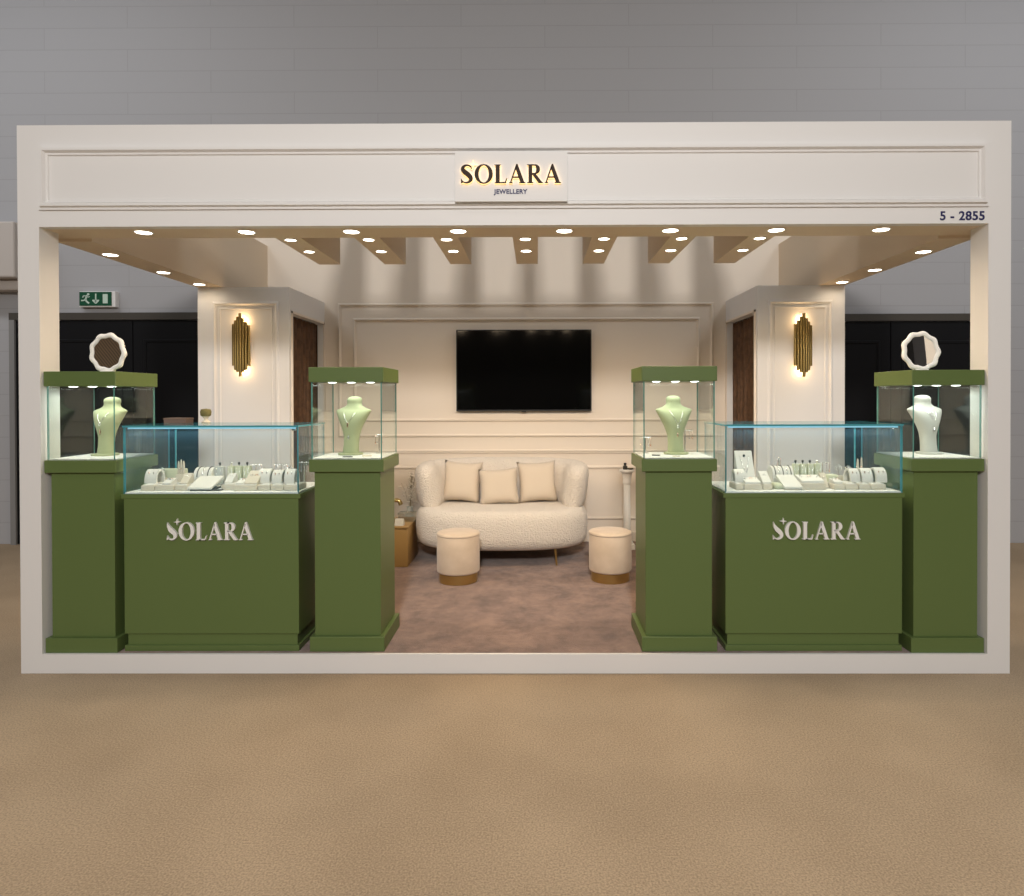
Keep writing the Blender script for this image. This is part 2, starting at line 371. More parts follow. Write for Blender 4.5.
# exit sign
ex = thing('exit_sign', 'green illuminated emergency exit sign on the grey wall above the black doors', 'exit sign', (-4.87, WY-.0, 2.78))
b = BM(); box(b, -5.025, -4.615, WY-.07, WY, 2.70, 2.878); obj('housing', b, M['white'], ex, bevel=.005, world=True)
b = BM(); box(b, -5.018, -4.655, WY-.078, WY-.07, 2.715, 2.87); obj('sign_face', b, M['exit_green'], ex, world=True)
b = BM(); X = -5.018; z = 2.715; y0, y1 = WY-.082, WY-.078
def ln(b, pts, wd):
    for (xa, za), (xb, zb) in zip(pts, pts[1:]):
        l = math.hypot(xb-xa, zb-za); nx, nz = -(zb-za)/l*wd/2, (xb-xa)/l*wd/2
        prism(b, [(xa+nx, za+nz), (xb+nx, zb+nz), (xb-nx, zb-nz), (xa-nx, za-nz)], y0, y1)
prism(b, [(X+.103+.013*math.cos(k*PI/6), z+.128+.013*math.sin(k*PI/6)) for k in range(12)], y0, y1)
ln(b, [(X+.088, z+.118), (X+.072, z+.072), (X+.083, z+.048), (X+.112, z+.026)], .018)
ln(b, [(X+.072, z+.075), (X+.052, z+.058), (X+.022, z+.058)], .014)
ln(b, [(X+.080, z+.108), (X+.050, z+.112), (X+.040, z+.092)], .010)
ln(b, [(X+.082, z+.105), (X+.105, z+.095), (X+.118, z+.105)], .009)
obj('running_figure', b, M['exit_white'], ex, world=True)
b = BM(); ln(b, [(X+.188, z+.135), (X+.188, z+.035)], .013); prism(b, [(X+.150, z+.066), (X+.226, z+.066), (X+.226, z+.054), (X+.194, z+.022), (X+.182, z+.022), (X+.150, z+.054)], y0, y1)
obj('arrow', b, M['exit_white'], ex, world=True)
b = BM(); box(b, X+.268, X+.323, y0, y1, z+.025, z+.13); obj('doorway_symbol', b, M['exit_white'], ex, world=True)

# ------------------------------------------------------------------ the stand
FZ = .117                                   # carpet level
BW = 3.12                                   # face of its rear wall
bo = thing('exhibition_booth', 'cream portal-framed jewellery exhibition stand with open front and panelled rear wall', 'exhibition stand', (0, 0, 0))
P = lambda name, b, m, par=bo, **k: obj(name, b, m, par, world=True, **k)
P('platform', box(BM(), -2.99, 2.99, .02, 3.25, 0, .10), M['white'])
P('base_rail', box(BM(), -2.99, 2.995, 0, .02, 0, FZ), M['white'])
P('pillar', box(BM(), -2.99, -2.86, 0, .165, FZ, 2.709), M['white'])
P('pillar', box(BM(), 2.86, 2.995, 0, .165, FZ, 2.709), M['white'])
b = BM(); box(b, -2.99, 2.995, 0, .06, 2.709, 3.322); fas = P('fascia', b, M['white'])
b = BM(); box(b, -2.985, 2.985, .06, .30, 2.709, 2.95); P('front_beam', b, M['beam'])
b = BM()
frame_loop(b, -2.855, 2.855, 2.808, 3.197, 0, [(0, 0), (.0, .012), (.014, .012), (.020, .030), (.036, .030), (.046, .010), (.058, .010), (.062, .0)])
P('fascia_moulding', b, M['white'], fas)
text_mesh('number_lettering', '5 - 2855', 2.703, 2.7515, -.0015, .074, M['navy'], fas, off=.0016, space=1.08)
for s in (-1, 1):
    b = BM(); x = sorted((s*2.74, s*2.975)); box(b, x[0], x[1], .30, 3.2, 2.69, 3.30); P('side_beam', b, M['beam'])
BX = [-1.463, -.951, -.440, .076, .590, 1.098, 1.607]
for x in BX:
    P('cross_beam', prism_x(BM(), [(.30, 2.709), (1.17, 2.709), (1.17, 3.74), (.30, 3.42)], x-.082, x+.082), M['beam'])  # hidden tops raised towards the rear to lengthen the shadows on the wall
bw = P('back_wall', box(BM(), -2.975, 2.975, BW, 3.22, .10, 3.48), M['cream'])
MO = [(0, 0), (.0, .006), (.008, .016), (.02, .018), (.028, .008), (.036, .006), (.036, 0)]
def big(v, c=1.6767): return c+(v-c)*1.0171
def bx_(v): return .147+(v-.147)*1.0171
b = BM(); frame_loop(b, bx_(-1.95), bx_(2.01), big(1.25), big(2.665), BW, MO); P('panel_moulding', b, M['cream'], bw)
b = BM(); frame_loop(b, bx_(-1.79), bx_(1.87), big(1.414), big(2.508), BW, MO); P('panel_moulding', b, M['cream'], bw)
b = BM(); box(b, -2.2, 2.25, BW-.022, BW, big(1.095), big(1.115)); box(b, -2.2, 2.25, BW-.012, BW, big(1.075), big(1.095)); P('dado_rail', b, M['cream'], bw, bevel=.004)
for xa, xb in ((-1.95, 2.01),):
    b = BM(); frame_loop(b, bx_(xa), bx_(xb), big(.375), big(.945), BW, MO); P('panel_moulding', b, M['cream'], bw)
b = BM(); box(b, -2.1, 2.15, BW-.018, BW, FZ, FZ+.11); P('skirting', b, M['cream'], bw, bevel=.004)
CY = 2.10; CT = 2.69
for s, xo, xi in ((-1, -2.975, -2.13), (1, 2.975, 2.175)):
    b = BM(); lo, hi = sorted((xo, xi)); ins = .06*s      # thickness towards the outside
    box(b, lo, hi, CY, CY+.05, FZ-.002, CT)
    a, c = sorted((xi, xi+ins)); box(b, a, c, CY+.05, CY+.062, FZ-.002, CT); box(b, a, c, 3.07, BW, FZ-.002, CT); box(b, a, c, CY+.062, 3.07, 2.455, CT)
    a, c = sorted((xo, xo-.05*s)); box(b, a, c, CY+.05, BW, FZ-.002, CT)
    cl = P('corner_closet', b, M['white'])
    pm = BM(); m0, m1 = ((-2.835, -2.225) if s < 0 else (2.27, 2.862))
    frame_loop(pm, m0, m1, .42, 2.555, CY, MO); frame_loop(pm, m0+.06, m1-.06, .48, 2.495, CY, [(0, 0), (0, .006), (.006, .008), (.012, .006), (.012, 0)])
    P('panel_moulding', pm, M['white'], cl)
    tr = BM(); a, c = sorted((xi-.014*s, xi)); box(tr, a, c, CY+.046, CY+.062, FZ, 2.475); box(tr, a, c, 3.07, 3.09, FZ, 2.475); box(tr, a, c, CY+.046, 3.09, 2.455, 2.475)
    P('opening_trim', tr, M['cream'], cl)
# curtains hanging in the closet openings
for s, xi, lab in ((-1, -2.20, 'dark brown pleated curtain in the closet opening behind the gold box table'), (1, 2.245, 'dark brown pleated curtain in the closet opening behind the white pedestal stand')):
    n = 150; f = []; bk = []
    for i in range(n+1):
        t = i/n; y = CY+.068+.995*t; wv = .020*math.sin(t*2*PI*13)+.008*math.sin(t*2*PI*5+1)
        f.append((xi+s*.02+wv, y)); bk.append((xi+s*.02+wv+.004, y))
    b = BM(); ring = f+bk[::-1]
    loft(b, [[(x, y, z) for x, y in ring] for z in (FZ+.012, 2.45)], cap=False)
    cu = thing('curtain', lab, 'curtain', (xi, CY+.5, FZ+.01)); P('cloth', b, M['curtain'], cu, smooth=60)
    r = BM(); tube(r, [(xi+s*.02, CY+.06, 2.452), (xi+s*.02, 3.06, 2.452)], .010); P('curtain_track', r, M['dark_metal'], cu)

ca = obj('carpet', box(BM(), -2.99, 2.99, .021, BW, .10, FZ-.002), M['plush']); tag(ca, 'mottled mauve brown plush carpet covering the raised stand floor', 'carpet')

# shop sign
sg = thing('shop_sign', 'white sign plate with warm backlit bronze capitals on the stand fascia', 'sign', (0, 0, 3.0))
P('plate', box(BM(), -.336, .334, -.055, -.036, 2.835, 3.130), M['white'], sg, bevel=.002)
b = BM(); box(b, -.30, .30, -.036, -.0, 2.90, 3.10); P('mounting_block', b, M['white'], sg)
sx = word(sg, -.300, .292, 2.937, .110, -.078, -.068, M['dkgold'], True)
st = BM(); prism(st, [(-.300+.69*.110+x*.15, 2.937+.110*1.02+z*.15) for x, z in STAR], -.078, -.070); P('star', st, M['halo'], sg)
text_mesh('tagline', 'JEWELLERY', -.004, 2.892, -.0565, .0365, M['navy'], sg, off=.0013, space=1.08)
gl = [glyph(c) for c in 'SOLARA']; x = -.300; gap = (.592/.110-sum(g[1] for g in gl))/5
for p, wd in gl:                                            # the lit core behind every letter
    bb = glyph_mesh(p, .110, x, 2.937, -.0675, -.0605); P('letter_light', bb, M['halo'], sg); x += (wd+gap)*.110

# ------------------------------------------------------------------ downlights
def spot(parent, loc, power, ang=178):
    d = bpy.data.lights.new('downlight_lamp', 'SPOT'); d.energy = power; d.color = (1, .76, .50); d.spot_size = math.radians(ang); d.spot_blend = .5; d.shadow_soft_size = .045
    o = bpy.data.objects.new('downlight_lamp', d); C.objects.link(o); o.parent = parent; o.location = loc; return o
def downlight(r):
    t = thing('downlight', '', 'downlight')
    b = BM(); n = 28
    loft(b, [[(rr*math.cos(2*PI*k/n), rr*math.sin(2*PI*k/n), z) for k in range(n)] for rr, z in ((r+.010, 0), (r+.010, -.003), (r+.004, -.006), (r, -.004), (r-.002, 0))], cap=False)
    obj('trim_ring', b, M['letter_white'], t, smooth=40)
    b = BM(); lathe(b, [(r, -.001), (r, -.003), (r*.6, -.0045), (.002, -.005)], 28); obj('lens', b, M['lamp'], t, smooth=40)
    return t
protos = {}
ORD = ['first', 'second', 'third', 'fourth', 'fifth', 'sixth', 'seventh', 'eighth']
def place_light(r, loc, label, group, power):
    if r not in protos: t = protos[r] = downlight(r)
    else: t = copy_tree(protos[r])
    t.location = loc; t['label'] = label; t['group'] = group
    LAMPS.append((t, power))
LAMPS = []
for k, x in enumerate([-2.305, -1.660, -1.005, -.338, .322, .982, 1.638, 2.288]):
    place_light(.047, (x, .135, 2.709), f'round lit downlight under the front beam, {ORD[7-k]} from the stand number', 'downlights under the front beam', 6)
for s in (-1, 1):
    for k, y in enumerate((.69, 1.36, 1.93)):
        where = 'side beam over the exit sign' if s < 0 else 'side beam behind the stand number'
        place_light(.047, (s*2.872, y, 2.69), f'round lit downlight under the {where}, {ORD[k]} from the front', 'downlights under the side beams', 5.5 if k < 2 else 1.6)
for k, x in enumerate(BX):
    for y, q in ((.348, 'front'), (.70, 'rear')):
        place_light(.034, (x, y, 2.709), f'small lit downlight at the {q} of a cross beam, {ORD[6-k]} beam from the stand number', 'downlights under the cross beams', 20)
for t, p in LAMPS: spot(t, (0, 0, -.012), p)

# ------------------------------------------------------------------ wall sconces
def sconce(x, z, label):
    t = thing('wall_sconce', label, 'wall light', (x, CY, z), group='brass tube sconces')
    b = BM(); box(b, -.035, .035, -.012, 0, -.16, .16); box(b, -.012, .012, -.07, -.012, -.10, -.08); box(b, -.012, .012, -.07, -.012, .08, .10); obj('back_plate', b, M['brass'], t)
    for k in range(7):
        a = (k-3); h = .288-abs(a)*.032-(.012 if a > 0 else 0); lo = -.288+abs(a)*.030+(.010 if a % 2 else 0)
        px = a*.0235; py = -.072+abs(a)**1.7*.0035
        q = BM(); n = 14; ro, ri = .0128, .0105
        loft(q, [[(px+r*math.cos(2*PI*j/n), py+r*math.sin(2*PI*j/n), zz) for j in range(n)] for r, zz in ((ri, h-.05), (ri, h), (ro, h), (ro, lo), (ri, lo), (ri, lo+.05))], cap=True)
        obj('tube', q, M['brass'], t, smooth=40)
    for zz in (.13, -.13):
        l = bpy.data.lights.new('sconce_lamp', 'POINT'); l.energy = 1.0; l.color = (1, .66, .32); l.shadow_soft_size = .012
        o = bpy.data.objects.new('sconce_lamp', l); C.objects.link(o); o.parent = t; o.location = (0, -.030, zz*1.75)
    return t
sconce(-2.553, 2.153, 'brass tube wall sconce on the cream closet beside the exit sign')
sconce(2.573, 2.138, 'brass tube wall sconce on the cream closet under the stand number side beam')

# ------------------------------------------------------------------ television
tv = thing('television', 'large black flat television mounted on the cream panelled wall', 'television', (.02, BW-.06, 1.95))
x0, x1, z0, z1 = -.708, .733, 1.52, 2.388
P('body', box(BM(), x0, x1, BW-.065, BW-.02, z0, z1), M['tv_body'], tv, bevel=.004)
P('screen', box(BM(), x0+.010, x1-.010, BW-.067, BW-.0645, z0+.016, z1-.010), M['screen'], tv)
P('logo_bump', box(BM(), -.015, .035, BW-.066, BW-.05, z0-.008, z0), M['tv_body'], tv)
P('wall_bracket', box(BM(), -.2, .22, BW-.02, BW, 1.75, 2.1), M['tv_body'], tv)

# ------------------------------------------------------------------ showcase pedestals
def pane(b, x0, x1, y0, y1, z0, z1):
    """thin glass sheet: slot 0 on the two large faces, slot 1 on the edges"""
    box(b, x0, x1, y0, y1, z0, z1); b.faces.ensure_lookup_table()
    d = sorted(((x1-x0, 0), (y1-y0, 1), (z1-z0, 2)))[0][1]
    for f in list(b.faces)[-6:]:
        f.normal_update(); f.material_index = 0 if abs(f.normal[d]) > .9 else 1
    return b
def pedestal(cx, w_, zc0, zc1, label, group, y0=.045):
    y1 = y0+.45; h = w_/2
    t = thing('showcase_pedestal', label, 'display pedestal', (cx, (y0+y1)/2, FZ-.002), group=group)
    o = obj('base', box(BM(), cx-h, cx+h, y0, y1, FZ-.002, .206), M['green'], t, bevel=.003, world=True)
    P('body', box(BM(), cx-h+.026, cx+h-.026, y0+.024, y1-.024, .206, 1.217), M['green'], t, bevel=.002)
    P('ledge', box(BM(), cx-h, cx+h, y0, y1, 1.217, 1.293), M['green'], t, bevel=.003)
    P('deck', box(BM(), cx-h+.012, cx+h-.012, y0+.012, y1-.012, 1.293, 1.300), M['deck'], t)
    P('cap', box(BM(), cx-h, cx+h, y0, y1, zc0, zc1), M['green'], t, bevel=.003)
    g0 = .020; T = .007; zb, zt = 1.293, zc0
    gm = [M['glass'], M['edge']]
    P('glass_pane', pane(BM(), cx-h+g0, cx+h-g0, y0+g0-.008, y0+g0-.008+T, zb, zt), gm, t)
    P('glass_pane', pane(BM(), cx-h+g0, cx+h-g0, y1-g0, y1-g0+T, zb, zt), gm, t)
    P('glass_pane', pane(BM(), cx-h+g0-.008, cx-h+g0-.001, y0+g0-.008, y1-g0+T, zb, zt), gm, t)
    P('glass_pane', pane(BM(), cx+h-g0+.001, cx+h-g0+.008, y0+g0-.008, y1-g0+T, zb, zt), gm, t)
    for k in range(3):
        b = BM(); lathe(b, [(.024, zc0-.0005), (.024, zc0-.0025), (.002, zc0-.004)], 20, cx+(k-1)*.12, y0+.12+.0*k); P('cabinet_light', b, M['led'], t)
    area('cabinet_lamp', (0, 0, zc0-.012-FZ), (.32, .30), 1.45, (.97, 1, .93), parent=t)
    return t
PED = {}
PED['iL'] = pedestal(-1.018, .458, 1.768, 1.859, 'tall green glass-topped pedestal beside the gold brown box table', 'inner showcase pedestals')
PED['iR'] = pedestal(1.018, .460, 1.769, 1.860, 'tall green glass-topped pedestal in front of the white column stand', 'inner showcase pedestals')
PED['oL'] = pedestal(-2.637, .440, 1.746, 1.836, 'green glass-topped corner pedestal in front of the exit sign doors', 'outer showcase pedestals', .022)
PED['oR'] = pedestal(2.636, .440, 1.740, 1.832, 'green glass-topped corner pedestal beneath the stand number', 'outer showcase pedestals', .022)

# ------------------------------------------------------------------ glass counters
def counter(x0, x1, tx0, tx1, label):
    y0, y1 = .055, .56; cx = (x0+x1)/2
    t = thing('display_counter', label, 'display counter', (cx, (y0+y1)/2, FZ-.002), group='glass display counters')
    P('base', box(BM(), x0, x1, y0, y1, FZ-.002, .150), M['green'], t, bevel=.002)
    P('plinth', box(BM(), x0+.014, x1-.014, y0+.014, y1-.014, .150, .222), M['green'], t)
    P('body', box(BM(), x0, x1, y0, y1, .222, 1.055), M['green'], t, bevel=.002)
    P('top_slab', box(BM(), x0-.014, x1+.014, y0-.004, y1+.01, 1.055, 1.083), M['green'], t, bevel=.002)
    P('deck', box(BM(), x0+.004, x1-.004, y0+.008, y1-.004, 1.083, 1.092), M['deck'], t)
    gm = [M['glass_top'], M['edge_blue']]; T = .009; zb, zt = 1.083, 1.492
    P('glass_pane', pane(BM(), x0, x1, y0-.002, y0-.002+T, zb, zt), gm, t)
    P('glass_pane', pane(BM(), x0+.0, x1, y1-T, y1, zb, zt), gm, t)
    P('glass_pane', pane(BM(), x0, x0+T, y0+T, y1-T, zb, zt), gm, t)
    P('glass_pane', pane(BM(), x1-T, x1, y0+T, y1-T, zb, zt), gm, t)
    P('glass_top', pane(BM(), x0-.004, x1+.004, y0-.006, y1+.004, zt, zt+.011), gm, t)
    gx = x0+.055 if x0 < 0 else x1-.055
    P('glass_joint', box(BM(), gx-.003, gx+.003, y1-T-.012, y1-T, zb+.01, zt), M['edge_blue'], t)
    P('led_strip', box(BM(), x0+.02, x1-.02, y0+.012, y0+.020, zt-.010, zt-.001), M['strip'], t)
    P('led_strip', box(BM(), x0+.02, x1-.02, y1-.022, y1-.014, zt-.010, zt-.001), M['strip'], t)
    P('glass_clip', box(BM(), gx-.016, gx+.010, y1-.035, y1-.011, zt-.032, zt-.011), M['silver'], t, bevel=.003)
    P('glass_clip', box(BM(), x1-.045, x1-.020, y0+.010, y0+.03, zt-.022, zt-.010), M['silver'], t, bevel=.003)
    for yy in (y0+.03, y1-.03):
        area('counter_lamp', (0, yy-(y0+y1)/2, zt-.016-FZ), (x1-x0-.06, .015), .95, (1, .98, .90), parent=t)
    word(t, tx0+.006, tx1, .802, .107, y0-.016, y0, M['letter_white'], False, .91)
    st = BM(); prism(st, [(tx0+.109*.66+x*.125, .913+z*.125) for x, z in STAR], y0-.016, y0); P('star', st, M['letter_white'], t)
    return t
counter(-2.391, -1.316, -2.128, -1.592, 'low green counter with glass case between exit-sign corner pedestal and box-table pedestal')
counter(1.301, 2.378, 1.577, 2.115, 'low green counter with glass case between white-stand pedestal and corner pedestal under stand number')

# ------------------------------------------------------------------ necklace busts
def bust_section(z):
    """half-width, front y, back y at height z"""
    K = [(.012, .050, -.030, .030), (.06, .046, -.032, .026), (.115, .047, -.038, .022), (.145, .054, -.046, .018), (.18, .066, -.055, .016), (.215, .082, -.060, .016), (.245, .096, -.058, .020), (.268, .107, -.050, .026), (.281, .1115, -.040, .032), (.287, .104, -.034, .034), (.294, .084, -.030, .036), (.301, .066, -.028, .037), (.310, .051, -.027, .037), (.320, .0435, -.028, .037), (.330, .0415, -.030, .037), (.340, .0425, -.034, .038), (.350, .0425, -.036, .038), (.360, .039, -.032, .034), (.368, .030, -.024, .026), (.373, .012, -.008, .010)]
    for a, c in zip(K, K[1:]):
        if a[0] <= z <= c[0]:
            u = (z-a[0])/(c[0]-a[0]); return [(a[i]+(c[i]-a[i])*u)*f for i, f in ((1, 1.10), (2, 1.22), (3, 1.45))]
    return K[-1][1:]
ZK = [.012, .03, .06, .09, .115, .13, .145, .16, .18, .2, .215, .23, .245, .257, .268, .275, .281, .284, .287, .2905, .294, .2975, .301, .305, .310, .315, .320, .325, .330, .335, .340, .345, .350, .355, .360, .364, .368, .371, .373]
def make_bust(m):
    t = thing('necklace_bust', '', 'necklace bust')
    b = BM(); rings = []
    for z in ZK:
        hw, yf, yb = bust_section(z); r = []
        for k in range(36):
            a = 2*PI*k/36; ca, sa = math.cos(a), math.sin(a); e = .8
            x = hw*math.copysign(abs(ca)**e, ca); yy = (-yf if sa < 0 else yb)
            r.append((x, sa*abs(yy)+lean(z), z*1.02))
        rings.append(r)
    loft(b, rings); obj('torso', b, m, t, smooth=70)
    b = BM(); lathe(b, [(.078, 0), (.08, .004), (.08, .010), (.074, .013)], 40, 0, -.045); obj('base_plate', b, m, t, smooth=40)
    return t
def lean(z): return .060*z/.373-.045
def front_y(x, z):
    hw, yf, yb = bust_section(z); u = min(1, abs(x)/max(hw, 1e-4))
    sa = (1-u**(2/.8))**.5 if u < 1 else 0
    return -abs(yf)*sa+lean(z)
def necklace(loc, rz, strands, pendants, m, label):
    t = thing('pendant_necklace', label, 'necklace', loc, rz, 'necklaces on the display busts')
    for half, ztop, zlow in strands:
        b = BM(); pts = []
        for k in range(25):
            u = -1+2*k/24; z = zlow+(ztop-zlow)*abs(u)**1.25; x = half*u
            pts.append((x, front_y(x, z)-.0035, z))
        tube(b, pts, .0016, 6); obj('chain', b, m, t, smooth=180)
    for x, z, kind, pm in pendants:
        b = BM(); y = front_y(x, z)-.006
        if kind == 'drop': loft(b, [[(x+r*math.cos(2*PI*j/10), y+r*.6*math.sin(2*PI*j/10), z+dz) for j in range(10)] for r, dz in ((.0008, .020), (.003, .010), (.006, .0), (.004, -.007), (.0008, -.010))])
        elif kind == 'bar': rbox(b, x-.005, x+.005, y-.002, y+.002, z-.014, z+.014, .002)
        else:
            tube(b, [(x+.009*math.cos(2*PI*j/16), y, z+.009*math.sin(2*PI*j/16)) for j in range(16)], .002, 6, cyclic=True)
        obj('pendant', b, pm, t, smooth=60)
    return t
bg = make_bust(M['bust_green']); bw_ = make_bust(M['bust_white'])
S_, R_ = M['silver'], M['rose']
for key, proto, first, loc, rz, lab, st, pe, nl in (
    ('iL', bg, True, (-1.060, .370, 1.300), -.20, 'sage green velvet necklace bust inside the pedestal case beside the box table', [(.052, .302, .205)], [(0, .195, 'bar', R_), (.001, .110, 'drop', S_)], 'fine silver necklace with bar pendant on the bust beside the box table'),
    ('iR', bg, False, (1.050, .370, 1.300), .12, 'sage green velvet necklace bust inside the pedestal case before the white stand', [(.052, .302, .195)], [(0, .180, 'ring', S_), (0, .125, 'drop', R_)], 'silver necklace with ring and drop pendants on the bust before the white stand'),
    ('oL', bg, False, (-2.655, .345, 1.300), -.20, 'sage green velvet necklace bust in the corner case before the exit-sign doors', [(.052, .302, .215)], [(0, .205, 'ring', S_), (0, .155, 'bar', R_)], 'necklace with small charm and rose bar on the corner bust near exit sign'),
    ('oR', bw_, True, (2.678, .345, 1.300), .20, 'pale grey velvet necklace bust in the corner case under the stand number', [(.054, .302, .240), (.050, .306, .215), (.046, .308, .262)], [(.0, .150, 'drop', S_)], 'layered three-strand silver necklace on the pale grey corner bust')):
    t = proto if first else copy_tree(proto)
    t.location = loc; t.rotation_euler = (0, 0, rz); t['label'] = lab; t['group'] = 'necklace busts'
    necklace(loc, rz, st, pe, S_, nl)

# small jewellery stands and cards inside the inner cases
def tee_stand(x, y, z, h, wd, label, earrings=True):
    t = thing('earring_stand', label, 'earring stand', (x, y, z))
    b = BM(); lathe(b, [(.022, 0), (.022, .004), (.004, .007), (.0035, h-.003), (.0035, h)], 16); obj('post', b, S_, t, smooth=40)
    b = BM(); tube(b, [(-wd, 0, h), (wd, 0, h)], .0035, 8); obj('crossbar', b, S_, t, smooth=60)
    for sx_ in (-1, 1):
        for f in (.55, .95):
            b = BM(); tube(b, [(sx_*wd*f, 0, h), (sx_*wd*f, -.006, h-.02), (sx_*wd*f, -.004, h-.045)], .0013, 6); lathe(b, [(.001, h-.062), (.005, h-.055), (.002, h-.044)], 10, sx_*wd*f, -.004); obj('earring', b, R_ if f > .7 else S_, t, smooth=60)
    return t
tee_stand(-.900, .40, 1.300, .125, .024, 'slim silver earring stand behind the bust beside the box table')
tee_stand(1.130, .40, 1.300, .150, .050, 'wide silver earring stand behind the bust before the white stand')
tee_stand(.865, .38, 1.300, .105, .036, 'low silver earring stand at the glass edge before the white stand')
def card(x, y, z, w_, d_, rz, m, label, name='price_card', cat='card'):
    b = BM(); box(b, -w_/2, w_/2, -d_/2, d_/2, 0, .006); o = obj(name, b, m, bevel=.0015); o.location = (x, y, z); o.rotation_euler = (0, 0, rz); return tag(o, label, cat)
card(-.930, .20, 1.300, .06, .035, .3, M['tray'], 'small cream card lying beside the bust near the box table')
card(-1.035, .135, 1.300, .06, .012, 0, M['dark'], 'tiny dark nameplate in front of the bust near the box table', 'nameplate', 'nameplate')
card(.905, .21, 1.300, .05, .022, -.25, M['dark'], 'tiny dark nameplate lying beside the bust before the white stand', 'nameplate', 'nameplate')
card(1.018, .135, 1.300, .045, .012, 0, M['tray'], 'small cream card lying in front of the bust before the white stand')
# ------------------------------------------------------------------ jewellery displays on the counter decks
DZ = 1.092
def ring_shape(b, x, y, z, r=.009, rx=0.0):
    tube(b, [(x+r*math.cos(2*PI*j/16), y+math.sin(rx)*r*math.sin(2*PI*j/16), z+math.cos(rx)*r*math.sin(2*PI*j/16)) for j in range(16)], .0022, 6, cyclic=True)
def tray(x0, x1, y0, d, h, label, z=DZ):
    t = thing('display_tray', label, 'jewellery tray', ((x0+x1)/2, y0+d/2, z), group='jewellery trays')
    hw = (x1-x0)/2-.001; b = BM(); rbox(b, -hw, hw, -d/2, d/2, 0, h, .005); obj('body', b, M['tray'], t, smooth=40)
    b = BM(); rbox(b, -hw+.008, hw-.008, -d/2+.008, d/2-.008, h, h+.004, .004); obj('liner', b, M['pad'], t, smooth=40)
    return t
def arch(x0, x1, y, h, z, label, m='pad'):
    t = thing('earring_arch', label, 'earring display', ((x0+x1)/2, y, z), group='curved earring displays')
    hw = (x1-x0)/2; n = 14; R = h*.62
    out = [(-R*math.cos(PI*k/n), h*math.sin(PI*k/n)**.8) for k in range(n+1)]
    inn = [(-(R-.016)*math.cos(PI*k/n), (h-.014)*math.sin(PI*k/n)**.8) for k in range(n+1)]
    b = BM(); prism_x(b, out+inn[::-1], -hw, hw); obj('curved_panel', b, M[m], t, smooth=40)
    for k, (u, q) in enumerate(((-.4, .62), (.4, .62))):
        b = BM(); yy = -R*math.cos(PI*.26)-.004; zz = h*math.sin(PI*.26)**.8
        lathe(b, [(.001, zz-.024), (.005, zz-.018), (.0015, zz-.006), (.004, zz), (.001, zz+.004)], 10, u*hw, yy); obj('earring', b, S_ if k else R_, t, smooth=60)
    return t
def wedge(x0, x1, y0, d, h, z, label, m='pad', hf=.008, rings=1):
    t = thing('ring_wedge', label, 'ring display', ((x0+x1)/2, y0+d/2, z), group='slanted jewellery wedges')
    hw = (x1-x0)/2-.001; b = BM(); prism_x(b, [(-d/2, 0), (d/2, 0), (d/2, h-.004), (d/2-.008, h), (d/2-.016, h), (-d/2+.004, hf+.004), (-d/2, hf)], -hw, hw); obj('wedge', b, M[m], t, bevel=.002)
    for k in range(rings):
        b = BM(); ring_shape(b, (k-(rings-1)/2)*hw*.8, 0, (h+hf)/2+.006, .009, .3); obj('ring', b, R_ if k % 2 else S_, t, smooth=180)
    return t
def slant_pad(x0, x1, y0, d, h, label, base):
    t = thing('slanted_pad', label, 'jewellery pad', ((x0+x1)/2, y0+d/2, DZ))
    hw = (x1-x0)/2; b = BM(); prism_x(b, [(-d/2+.01, 0), (d/2-.02, 0), (d/2-.02, .012), (-d/2+.01, .008)], -hw+.01, hw-.01); obj('foot', b, M[base], t)
    b = BM(); prism_x(b, [(-d/2, .010), (d/2, h-.018), (d/2, h), (d/2-.006, h+.002), (-d/2+.002, .024), (-d/2, .020)], -hw, hw); obj('cushion_pad', b, M['pad'], t, bevel=.004)
    b = BM(); prism_x(b, [(d/2-.03, .0), (d/2-.022, 0), (d/2-.018, h-.03), (d/2-.026, h-.03)], -hw*.4, hw*.4); obj('prop', b, M['tray'], t)
    return t
def tower(x, w_, y, h, label, knob='dark', m='sage'):
    t = thing('bangle_tower', label, 'jewellery tower', (x, y, DZ), group='upright jewellery towers')
    b = BM(); rbox(b, -w_/2, w_/2, -.018, .018, 0, h, .004); obj('column', b, M[m], t, smooth=40)
    b = BM(); lathe(b, [(.003, h), (.003, h+.008), (.0075, h+.012), (.0075, h+.022), (.003, h+.026)], 14); obj('knob', b, M[knob], t, smooth=50)
    b = BM(); tube(b, [(-w_*.28, -.019, h-.004), (-w_*.2, -.021, h*.45), (0, -.022, h*.28), (w_*.2, -.021, h*.45), (w_*.28, -.019, h-.004)], .0016, 6); obj('bracelet', b, S_, t, smooth=180)
    return t
def barrel(x0, x1, y, h, label, slots):
    t = thing('bracelet_roll', label, 'bracelet display', ((x0+x1)/2, y, DZ))
    hw = (x1-x0)/2; n = 16; R = h*.5
    pr = [(-R, 0)] + [(-R*math.cos(PI*k/n), h-R+R*math.sin(PI*k/n)) for k in range(n+1)] + [(R, 0)]
    b = BM(); prism_x(b, pr, -hw, hw); obj('roll', b, M['pad'], t, smooth=40)
    for k in range(slots):
        u = -hw+(k+.7)*2*hw/(slots+.4); b = BM()
        tube(b, [(u, -(R+.002)*math.cos(PI*j/12), h-R+(R+.002)*math.sin(PI*j/12)) for j in range(13)], .003, 6); obj('bracelet', b, S_ if k % 2 else M['dark'], t, smooth=180)
    return t
